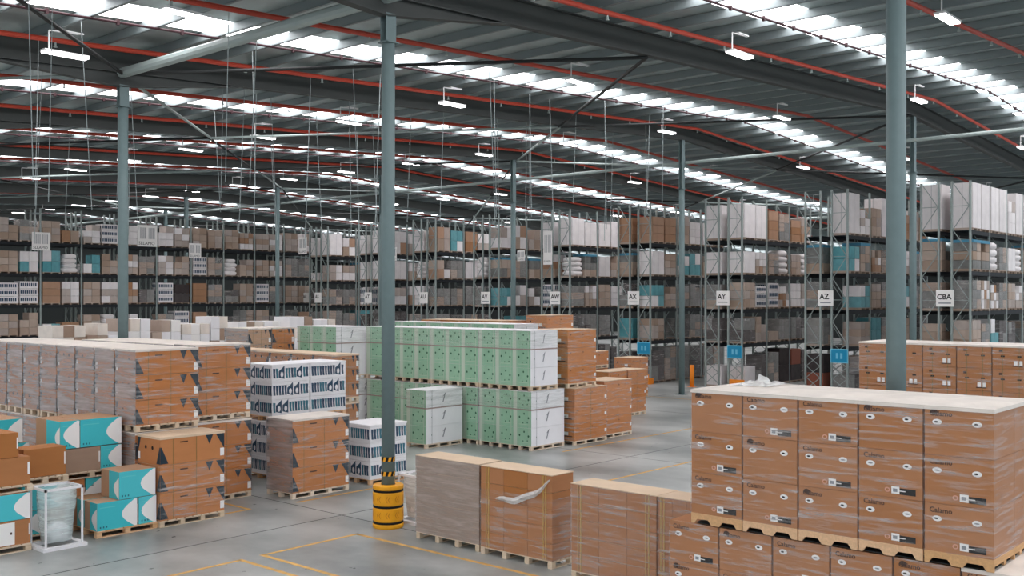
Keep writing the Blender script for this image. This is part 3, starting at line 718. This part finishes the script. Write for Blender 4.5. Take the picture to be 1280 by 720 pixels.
def bare_pallet(x0, y0, z0, sx, sy, label, h=.15, m=M_WOOD2):
    t = thing('wooden_pallet', label, 'pallet', (x0+sx/2, y0+sy/2, z0))
    mb_ = MB(); bw = .12
    for i in range(3):
        for j in range(3):
            part('block', boxmesh('block', bw, bw, h-.06, m), t, (-sx/2+bw/2+(sx-bw)*i/2, -sy/2+bw/2+(sy-bw)*j/2, .02))
    for j in range(3):
        part('bottom_board', boxmesh('bottom_board', sx, .1, .02, m), t, (0, -sy/2+.06+(sy-.12)*j/2, 0)); part('stringer', boxmesh('stringer', sx, .1, .02, m), t, (0, -sy/2+.06+(sy-.12)*j/2, h-.04))
    for i in range(7): part('deck_board', boxmesh('deck_board', sx/7-.03, sy, .02, m), t, (-sx/2+sx/14+sx/7*i, 0, h-.02))
    return t
bare_pallet(10.66, 21.25, 0, 1.42, 1.25, 'orange-toned pallet under the frontmost teal cartons')
teal_carton(10.68, 21.28, .15, .92, .56, .60, 'teal carton on the bottom layer, left front of the frontmost pallet')
teal_carton(11.64, 21.28, .15, .42, .56, .60, 'narrow teal carton on the bottom layer, right end of the frontmost pallet')
teal_carton(10.68, 21.88, .15, .92, .56, .60, 'teal carton behind on the bottom layer of the frontmost pallet')
teal_carton(11.18, 21.28, .76, .86, .80, .60, 'teal carton sitting alone on top of the frontmost pallet')
teal_carton(11.64, 21.88, .15, .42, .56, .60, 'narrow teal carton at the back right of the frontmost pallet')
# pallet stack behind
bare_pallet(10.5, 22.60, 0, 1.5, 1.3, 'floor pallet behind the frontmost teal pallet')
plain_carton(10.52, 22.64, .15, .55, 1.2, .93, 'orange-brown carton standing behind the frontmost teal pallet', M_CARD_O, True)
teal_carton(11.1, 22.64, .15, .42, 1.2, .93, 'upright teal carton behind the frontmost pallet')
teal_carton(11.54, 22.64, .15, .44, 1.2, .93, 'hidden teal carton against the triangle-print load')
bare_pallet(10.45, 22.58, 1.10, 1.55, 1.3, 'raised pallet carrying brown and teal cartons', m=M_WOOD)
plain_carton(10.47, 22.62, 1.25, .96, 1.2, .53, 'long brown carton on the raised pallet', M_CARD_T)
teal_carton(11.44, 22.62, 1.25, .50, 1.2, .53, 'small teal carton at the right of the raised pallet')
teal_carton(10.50, 22.62, 1.80, .44, 1.2, .62, 'narrow teal carton top left on the raised pallet')
teal_carton(10.96, 22.62, 1.80, .98, 1.2, .62, 'wide teal carton top right on the raised pallet')
# left edge stack
bare_pallet(7.9, 21.35, 0, 1.42, 1.2, 'floor pallet at the left picture edge', m=M_WOOD)
plain_carton(7.95, 21.38, .15, .65, 1.1, .50, 'white-fronted carton at the left edge, bottom layer', M_CARD, True)
plain_carton(8.62, 21.38, .15, .68, 1.1, .50, 'brown carton with a white front panel beside the bagged frame', M_CARD, True)
teal_carton(7.95, 21.38, .66, 1.35, 1.1, .53, 'wide teal carton at the left edge, under the raised brown cartons')
bare_pallet(7.9, 21.45, 1.20, 1.5, 1.2, 'raised pallet at the left edge under plain brown cartons', m=M_WOOD)
plain_carton(7.95, 21.48, 1.35, 1.4, 1.1, .56, 'long plain brown carton at the left edge', M_CARD)
plain_carton(9.46, 22.05, 1.36, .90, .60, .60, 'plain brown carton right of the long left-edge carton', M_CARD)
bare_pallet(9.4, 22.0, 1.2, 1.0, 1.2, 'small raised pallet behind the bagged frame', m=M_WOOD)
bare_pallet(9.0+.4, 22.0, 0, 1.0, 1.2, 'floor pallet behind the bagged frame', m=M_WOOD)
teal_carton(9.42, 22.05, .15, .45, 1.1, .50, 'teal carton standing behind the bagged frame, left')
plain_carton(9.90, 22.05, .15, .45, 1.1, .50, 'brown carton standing behind the bagged frame, right')
teal_carton(9.42, 22.05, .66, .92, 1.1, .53, 'wide teal carton behind the bagged frame')
plain_carton(8.2, 21.5, 1.92, .92, .95, .50, 'white-fronted brown carton topmost at the left edge', M_CARD, True)
# further teal load behind
bare_pallet(7.6, 23.9, 0, 2.9, 1.2, 'long pallet at the back of the teal group', m=M_WOOD)
plain_carton(7.65, 23.95, .15, 1.4, 1.1, 1.0, 'large plain carton low at the back left of the teal group')
plain_carton(9.08, 23.95, .15, 1.4, 1.1, 1.0, 'large plain carton low at the back right of the teal group')
bare_pallet(7.6, 23.9, 1.16, 2.9, 1.2, 'upper long pallet at the back of the teal group', m=M_WOOD)
teal_carton(7.7, 23.95, 1.31, .9, 1.1, .55, 'teal carton at the back left of the group, second layer')
teal_carton(8.65, 23.95, 1.31, .85, 1.1, .55, 'teal carton at the back middle of the group, second layer')
teal_carton(9.55, 23.95, 1.31, .85, 1.1, .55, 'teal carton at the back right of the group, second layer')
teal_carton(8.2, 23.95, 1.87, .9, 1.1, .55, 'teal carton at the back left of the group, top layer')
teal_carton(9.3, 23.95, 1.87, .95, 1.1, .55, 'teal carton at the back right of the group, top layer')
teal_carton(7.2, 25.4, 1.87, 1.0, 1.1, .55, 'pale topped teal carton farthest back at the left edge')
bare_pallet(7.1, 25.3, 1.72, 1.2, 1.25, 'raised pallet farthest back at the left edge', m=M_WOOD)
plain_carton(7.15, 25.35, 0.15, 1.1, 1.15, 1.56, 'tall plain carton farthest back at the left edge')
bare_pallet(7.1, 25.3, 0, 1.2, 1.25, 'floor pallet farthest back at the left edge', m=M_WOOD)
# bagged frame stand
def bagged_stand(x0, y0, sx, sy, H, label, fm, bag=True):
    t = thing('wrapped_frame', label, 'bin', (x0+sx/2, y0+sy/2, 0))
    for q in (-1, 1):
        part('base_board', boxmesh('base_board', sx+.12, .12, .07, M_WHITE), t, (0, q*sy/2, 0)); part('base_board', boxmesh('base_board_side', .12, sy-.12, .07, M_WHITE), t, (q*sx/2, 0, 0))
    pm_ = boxmesh('post', .035, .035, H-.07, M_WHITE)
    for a in (-1,1):
        for b in (-1,1): part('post', pm_, t, (a*(sx/2-.02), b*(sy/2-.02), .07))
    r_ = MB()
    for a in (-1,1): r_.box(-sx/2,sx/2,a*(sy/2-.02)-.02,a*(sy/2-.02)+.02,H-.05,H,M_WHITE); r_.box(a*(sx/2-.02)-.02,a*(sx/2-.02)+.02,-sy/2,sy/2,H-.05,H,M_WHITE)
    part('top_rail', r_.mesh('top_rail'), t)
    # bag: tapering crumpled sleeve
    s_ = MB(); rr = random.Random(5); n_ = 20; rings = 9; vs = []
    for j in range(rings):
        z = H-.03-(H-.16)*j/(rings-1); k_ = .96-.22*(j/(rings-1))**1.3
        for i in range(n_):
            a = 2*math.pi*i/n_; c, s2 = math.cos(a), math.sin(a); q = max(abs(c), abs(s2))
            rx = c/q*(.35)+c*.65; ry = s2/q*.35+s2*.65
            vs.append((rx*sx/2*k_*rr.uniform(.93,1.03), ry*sy/2*k_*rr.uniform(.93,1.03), z))
    s_.add(vs, [(j*n_+i, (j+1)*n_+i, (j+1)*n_+(i+1) % n_, j*n_+(i+1) % n_) for j in range(rings-1) for i in range(n_)], fm); s_.smooth = True
    part('clear_bag', s_.mesh('clear_bag'), t, label='crumpled translucent plastic bag')
    if bag:
        s_ = MB(); s_.smooth = True; vs = []; nj = 6
        for j in range(nj+1):
            ph_ = math.pi*j/nj
            for i in range(12):
                a = 2*math.pi*i/12; rr_ = rr.uniform(.85,1.1)
                vs.append((math.sin(ph_)*math.cos(a)*.27*rr_, math.sin(ph_)*math.sin(a)*.27*rr_, .30-math.cos(ph_)*.22))
        s_.add(vs, [(j*12+i, j*12+(i+1) % 12, (j+1)*12+(i+1) % 12, (j+1)*12+i) for j in range(nj) for i in range(12)], M_WHITE)
        part('plastic_waste', s_.mesh('plastic_waste'), t, label='bundle of white plastic inside the bag')
    return t
bagged_stand(9.42, 20.95, .80, .72, 1.26, 'white frame holding a clear plastic bag beside the teal cartons', F_BAG)
bagged_stand(16.1, 16.9, .66, .80, 1.12, 'white frame holding a cloudy plastic bag between yellow guard and brown stack', F_SHEET)

# ================================================================ RACKS
SIGNS = ['CBA','AZ','AY','AX','AW','AV','AU','AT','AS','AR']
LV = [2.55, 4.5, 6.45, 8.45]
BAY = 2.9; RD = .95; RH = 10.85
def frame_mesh(depth, H, dense):
    m_ = MB(); m_.box(-.05,.05,0,.09,0,H,M_RACK); m_.box(-.05,.05,depth-.09,depth,0,H,M_RACK)
    z = .25; s_ = 0
    while z < H-1.2:
        st = 1.15 if z > 2.4 or not dense else .62
        a, b = (.09, depth-.09) if s_ % 2 == 0 else (depth-.09, .09)
        m_.bar((0,a,z),(0,b,z+st),.035,.035,M_RACK)
        if dense and z < 2.4: m_.bar((0,b,z),(0,a,z+st),.035,.035,M_RACK)
        else: m_.bar((0,.09,z),(0,depth-.09,z),.03,.03,M_RACK) if s_ % 2 == 0 else None
        z += st; s_ += 1
    return m_.mesh('upright_frame')
def rack(label, x0, y0, nb, levels, H=RH, bay=BAY, deck=True):
    t = thing('pallet_rack', label, 'rack', (x0, y0, 0)); fm = cached(('fr', H), lambda: frame_mesh(RD, H, True)); bmh = boxmesh('beam', bay-.1, .05, .2, M_BEAM)
    dk = cached(('deck', bay), lambda: MB().box(-bay/2+.1,bay/2-.1,.08,RD-.08,0,.02,M_DECK).mesh('shelf_deck'))
    for i in range(nb+1): part('upright_frame', fm, t, (bay*i, 0, 0))
    for i in range(nb):
        for z in levels:
            part('beam', bmh, t, (bay*(i+.5), .03, z-.21)); part('beam', bmh, t, (bay*(i+.5), RD-.03, z-.21)); part('shelf_deck', dk, t, (bay*(i+.5), 0, z-.03))
    return t
# rack load prototypes: list of (part name, mesh, loc)
G_WHITE = mat('rack_white', (.90,.88,.88), .6, var=.08, noise=.08, nscale=2)
G_TAN = mat('rack_tan', (.68,.60,.54), .7, var=.15, noise=.08, nscale=2)
G_BROWN = mat('rack_brown', (.65,.50,.39), .7, var=.14, noise=.08, nscale=2)
G_GREY = mat('rack_grey', (.50,.50,.49), .6, var=.18, noise=.25, nscale=3)
G_TEAL = mat('rack_teal', (.38,.62,.65), .6, var=.1, noise=.15, nscale=3)
G_PINK = mat('rack_pinkish', (.70,.65,.62), .6, var=.10, noise=.1, nscale=3)
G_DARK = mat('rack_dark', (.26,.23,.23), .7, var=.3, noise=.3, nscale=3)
G_BLUE = mat('rack_blue', (.30,.55,.66), .6)
G_RED = mat('rack_redbrown', (.55,.30,.22), .7, var=.1)
KINDS = {
 'white': ([G_WHITE], 'white wrapped load', (1,1)), 'whitestack': ([G_WHITE, G_WHITE, G_PINK], 'white stacked cartons', (3,2)),
 'tan': ([G_TAN, G_TAN, G_PINK], 'tan carton stack', (3,2)), 'brown': ([G_BROWN], 'brown carton stack', (3,1)), 'grey': ([G_GREY, G_GREY, G_TAN], 'grey film-wrapped load', (3,2)),
 'mixed': ([G_WHITE, G_TAN, G_BROWN, G_PINK, G_WHITE], 'mixed white and brown cartons', (3,3)), 'teal': ([G_TEAL, G_TEAL, G_WHITE], 'teal and white carton stack', (2,2)),
 'dark': ([G_DARK, G_DARK, G_GREY], 'dark crated load', (2,2)), 'tea': ([G_WHITE], 'white packs with dark bands', (3,1)), 'bluetop': ([G_TAN, G_GREY], 'pale load with blue cover', (3,2)),
 'low': ([G_BROWN, G_TAN], 'low brown carton layer', (1,2)), 'sack': ([G_WHITE], 'pile of white sacks', (4,1)), 'red': ([G_RED, G_DARK], 'red-brown crate', (2,1)) }
def sackmesh(w_, d_, h_):
    def f():
        m_ = MB(); m_.smooth = True; vs = []; n_ = 14
        for z, k_ in ((0,.82),(h_*.25,1.),(h_*.75,1.),(h_,.78)):
            for i in range(n_):
                a = 2*math.pi*i/n_; c, s_ = math.cos(a), math.sin(a); q = max(abs(c),abs(s_)); vs.append(((c/q*.8+c*.2)*w_/2*k_, (s_/q*.8+s_*.2)*d_/2*k_, z))
        m_.add(vs, [(j*n_+i, j*n_+(i+1) % n_, (j+1)*n_+(i+1) % n_, (j+1)*n_+i) for j in range(3) for i in range(n_)]+[tuple(range(3*n_,4*n_))], G_WHITE)
        return m_.mesh('sack')
    return cached(('sack',w_,d_,round(h_,2)), f)
def rack_load(x, y, z, kind, H, label, rr, w_=1.22, d_=1.0, simple=False, group=None):
    mats, _, (nz, nx) = KINDS[kind]
    t = thing('rack_load', label, 'pallet load', (x, y, z), group=group)
    pm_ = cached(('rp', w_, d_), lambda: MB().box(-w_/2,w_/2,-d_/2,d_/2,.09,.12,G_TAN).box(-w_/2,-w_/2+.1,-d_/2,d_/2,0,.09,G_TAN).box(-.05,.05,-d_/2,d_/2,0,.09,G_TAN).box(w_/2-.1,w_/2,-d_/2,d_/2,0,.09,G_TAN).mesh('pallet'))
    part('pallet', pm_, t); H = round(H, 1)
    if kind == 'sack':
        for i in range(4): part('sack', sackmesh(w_-.1*(i % 2)-.06*i, d_-.05, H/4), t, (rr.uniform(-.04,.04), 0, .12+H/4*i))
        return t
    if nz*nx == 1:
        part('wrapped_goods', boxmesh('wrapped_goods', w_, d_, H, mats[0]), t, (0,0,.12))
        s_ = cached(('wm', H, w_, d_), lambda: rect(rect(MB(), 'Y', w_, d_, w_*.49, w_*.5, 0, H, M_GREYM, .006), 'X', w_, d_, d_*.49, d_*.51, 0, H, M_GREYM, .006).mesh('fold_seam'))
        part('fold_seam', s_, t, (0,0,.12)); return t
    if simple: nz = min(nz, 2); nx = min(nx, 2)
    h = H/nz
    for i in range(nz):
        for q in range(nx):
            if i == nz-1 and nx > 1 and rr.random() < .18: continue
            c = part('carton', boxmesh('carton', w_/nx-.02, d_-.02, h-.015, rr.choice(mats)), t, (-w_/2+w_/nx*(q+.5), 0, .12+h*i))
        if kind == 'tea':
            part('printed_band', cached(('tb', round(h,2), w_, d_), lambda: _tb(w_, d_, h)), t, (0,0,.12+h*i))
    if kind == 'bluetop': part('blue_cover', boxmesh('blue_cover', w_+.04, d_+.04, .14, G_BLUE), t, (0,0,.12+H-.02))
    if kind in ('grey','dark'): part('stretch_wrap', cached(('rw', H, w_, d_), lambda: MB().box(-w_/2-.005,w_/2+.005,-d_/2-.005,d_/2+.005,.12,.12+H,F_MID).mesh('stretch_wrap')), t)
    return t
def _tb(w_, d_, h):
    m_ = MB()
    for f, L in (('X', d_), ('Y', w_)):
        u = .04
        while u < L-.12: rect(m_, f, w_, d_, u, u+.09, h*.3, h*.75, M_INK, .008); u += .14
    return m_.mesh('printed_band')
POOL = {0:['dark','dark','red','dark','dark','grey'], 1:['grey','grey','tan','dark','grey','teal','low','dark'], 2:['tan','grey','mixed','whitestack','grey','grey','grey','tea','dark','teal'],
        3:['whitestack','grey','mixed','tan','white','teal','sack','bluetop'], 4:['white','whitestack','brown','tan','mixed','white','grey']}
TOP = {0:['white','white','white','white','whitestack','white'], 1:['white','whitestack','tan','white','tan','brown','whitestack','brown'], 2:['white','white','brown','grey','brown','mixed'],
       3:['brown','brown','tan','whitestack','white','mixed'], 4:['white','white','white','white'], 5:['whitestack','mixed','tan','white'], 6:['mixed','teal','brown','whitestack']}
LN = ['floor level','first shelf','second shelf','third shelf','top shelf']
posn = ['first','second','third','fourth','fifth','sixth','seventh','eighth']
nb_list = [4,4,3,3,2,2,2,2,2]
rr = random.Random(21)
for k in range(9):
    yb0 = 16.16 + 6.15*k
    near, far_ = yb0, yb0 + 1.48
    nm = SIGNS[k]
    rack('grey pallet rack, near side of the pair signed %s' % nm, 52., near, nb_list[k], LV)
    rack('grey pallet rack, far side of the pair signed %s' % nm, 52., far_, 1 if k else 2, LV)
    for side, (yr, nb) in enumerate(((near, nb_list[k]), (far_, 1))):
        for lv, z in enumerate([0.01]+LV):
            for b in range(nb*2 if side == 0 else 1):
                if rr.random() < .06: continue
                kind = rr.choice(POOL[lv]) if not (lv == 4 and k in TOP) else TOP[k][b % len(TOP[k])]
                H = (rr.uniform(1.15, 1.45) if lv else rr.uniform(1.7, 2.05)) if lv < 4 else rr.uniform(1.3, 1.7)
                if lv == 4 and k <= 2 and kind == 'white': H = (2.2, 2.1, 1.9)[k]
                if kind == 'low': H = .5
                if lv == 3 and k == 0 and b == 0: kind = 'bluetop'
                if lv == 0 and k == 2 and b == 0: kind = 'white'; H = 1.15
                if lv == 1 and k == 0 and b == 2: kind = 'teal'
                x = 52.05 + BAY*(b//2) + (.75 if b % 2 == 0 else 2.1)
                lab = '%s, %s, rack %s %s side, %s from aisle' % (KINDS[kind][1], LN[lv], nm, ('near','far')[side], posn[b])
                rack_load(x, yr+RD/2, z, kind, H, lab, rr, simple=k > 4)
    # white name sign between the two frames
    s_ = MB(); yc = yb0+1.215; s_.box(-.015,.015,-.42,.42,0,.82,M_LABEL)
    s_.text(nm, .40 if len(nm) < 3 else .36, (-.02,.33 if len(nm) < 3 else .38,.36), (0,-1,0), M_BLACK, bold=True)
    if k < 6: s_.box(-.019,-.015,-.3,.3,.14,.20,M_GREYM)
    thing('rack_sign', 'white sign reading %s hung on the rack end' % nm, 'sign', (51.93, yc, 4.72), me=s_.mesh('rack_sign'))
    if k in (1,2,3):
        s_ = MB().box(-.015,.015,-.48,.48,0,.74,M_PBLUE).box(-.02,-.015,-.43,.43,.05,.69,M_BLUE)
        for q in (-.12,.12): s_.box(-.022,-.02,q-.06,q+.06,.22,.52,M_PBLUE)
        thing('blue_sign', 'square blue sign low on the end of rack %s' % nm, 'sign', (51.9, near+.45, 1.72), me=s_.mesh('blue_sign'))
# the long rack face at the left (rack AR)
YL = 71.2; LX0 = 52 - BAY*10; LVL = [2.5, 4.65, 6.8, 8.95]; nL = 11
rack('long grey pallet rack filling the left background, signed AR', LX0, YL, nL, LVL, H=11.3)
rack('grey pallet rack behind the long left rack', LX0, YL+1.5, nL, LVL, H=11.3)
leftk = {4:['mixed','tan','grey','tan','low','whitestack','tea','whitestack','brown','whitestack','whitestack','tan','tan','tan','mixed','tan','whitestack','tan'],
         3:['grey','tan','teal','teal','sack','teal','tan','mixed','grey','whitestack','tan','tea','grey','sack','tan','tan','mixed','grey'],
         2:['tan','tea','tea','brown','whitestack','tan','whitestack','mixed','dark','tea','red','brown','grey','dark','tan','tea','grey','tan'],
         1:['brown','tan','tan','teal','low','tan','sack','whitestack','low','grey','tea','brown','dark','dark','grey','tan','dark','grey'],
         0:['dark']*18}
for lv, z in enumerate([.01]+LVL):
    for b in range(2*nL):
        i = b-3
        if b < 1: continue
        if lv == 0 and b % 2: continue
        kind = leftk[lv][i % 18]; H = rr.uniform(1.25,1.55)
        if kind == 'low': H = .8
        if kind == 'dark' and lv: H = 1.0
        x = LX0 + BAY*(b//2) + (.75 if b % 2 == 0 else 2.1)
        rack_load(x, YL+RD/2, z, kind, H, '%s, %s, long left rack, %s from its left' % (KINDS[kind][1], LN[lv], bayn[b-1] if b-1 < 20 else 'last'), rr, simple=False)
s_ = MB().box(-.015,.015,-.42,.42,0,.82,M_LABEL).text('AR', .40, (-.02,.33,.36), (0,-1,0), M_BLACK, bold=True)
thing('rack_sign', 'white sign reading AR hung on the far left rack end', 'sign', (54.0, YL-.3, 4.72), me=s_.mesh('rack_sign'))
# hanging barcode banners
def banner(x, y, z, wd, ht, label, face, txt):
    m_ = MB(); rb = random.Random(int(x*7+y))
    if face == 'Y':
        m_.box(-wd/2,wd/2,-.01,.01,0,ht,M_LABEL); org = (-wd*.44,-.014,ht*.08); rt = (1,0,0); u = -wd*.36
        while u < wd*.36:
            b = rb.choice((.02,.03,.05)); 
            if abs(u) > wd*.05: m_.box(u,u+b,-.014,-.011,ht*.36,ht*.88,M_GREYM)
            u += b+rb.choice((.03,.04))
    else:
        m_.box(-.01,.01,-wd/2,wd/2,0,ht,M_LABEL); org = (-.014,wd*.44,ht*.08); rt = (0,-1,0); u = -wd*.36
        while u < wd*.36:
            b = rb.choice((.02,.03,.05))
            if abs(u) > wd*.05: m_.box(-.014,-.011,u,u+b,ht*.36,ht*.88,M_GREYM)
            u += b+rb.choice((.03,.04))
    m_.text(txt, wd*.22, org, rt, M_BLACK)
    thing('hanging_banner', label, 'banner', (x, y, z), me=m_.mesh('hanging_banner'))
banner(31.7, YL-.06, 8.4, 1.25, 1.25, 'white barcode banner, leftmost on the long left rack', 'Y', 'SLLAMO')
banner(39.6, YL-.06, 8.95, 1.6, 1.6, 'large white barcode banner just right of the left column', 'Y', 'SLLAMO')
banner(43.6, YL-.06, 8.2, 1.05, 1.15, 'small white barcode banner hanging over a shelf beam of the left rack', 'Y', 'SLLAMO')
banner(51.938, 68.6, 8.7, 1.1, 1.4, 'white barcode banner hung left of the guarded column', 'X', 'SLLAMO')
banner(51.938, 57.6, 7.9, .8, 1.0, 'small barcode banner high on the rack end beside the guarded column', 'X', 'SLLAMO')
banner(51.938, 44.9, 7.6, .65, .7, 'little white banner on the rack end right of the guarded column', 'X', 'SLLAMO')
banner(51.938, 42.6, 7.3, .75, 2.2, 'tall narrow white banner on the rack end left of the centre column', 'X', 'SLLAMO')
# rack end guards and odds on the floor near the racks
for k, (yy, lab) in enumerate(((31.45,'orange guard post at the near corner of rack AY'), )):
    t = thing('guard_post', lab, 'post', (52.0-.5, yy, 0)); s_ = MB(); s_.smooth = True; s_.tube((0,0,.03),(0,0,1.25),.13,M_ORANGE,16); part('post_body', s_.mesh('post_body'), t)
    part('foot_plate', MB().box(-.2,.2,-.2,.2,0,.03,M_ORANGE).mesh('foot_plate'), t)
for yy, lab in ((34.6,'low orange rack guard at the near corner of rack AX'),(28.3,'low orange rack guard hidden by the front stack')):
    thing('rack_guard', lab, 'guard', (51.3, yy, 0), me=MB().box(-.3,.3,-.45,.45,0,.35,M_ORANGE).box(-.3,-.2,-.45,.45,.35,.6,M_ORANGE).mesh('rack_guard'))

# crumpled film left on the front stack
rr2 = random.Random(9); s_ = MB(); N = 9; vs = []
for i in range(N):
    for j in range(N):
        e = min(i, j, N-1-i, N-1-j)/((N-1)/2); vs.append((-.42+.84*i/(N-1)+rr2.uniform(-.02,.02), -.30+.6*j/(N-1)+rr2.uniform(-.02,.02), .003+e*rr2.uniform(.03,.17)))
s_.add(vs, [(i*N+j,(i+1)*N+j,(i+1)*N+j+1,i*N+j+1) for i in range(N-1) for j in range(N-1)], F_SHEET)
thing('crumpled_film', 'heap of crumpled white film lying on the back of the front stack', 'film', (15.2, 8.0, 3.775), me=s_.mesh('crumpled_film'))
for o in list(bpy.data.objects):
    l = o.get('label')
    if l and o.parent is None and len(l.replace('-', ' ').split()) > 16: print('LONG', l)
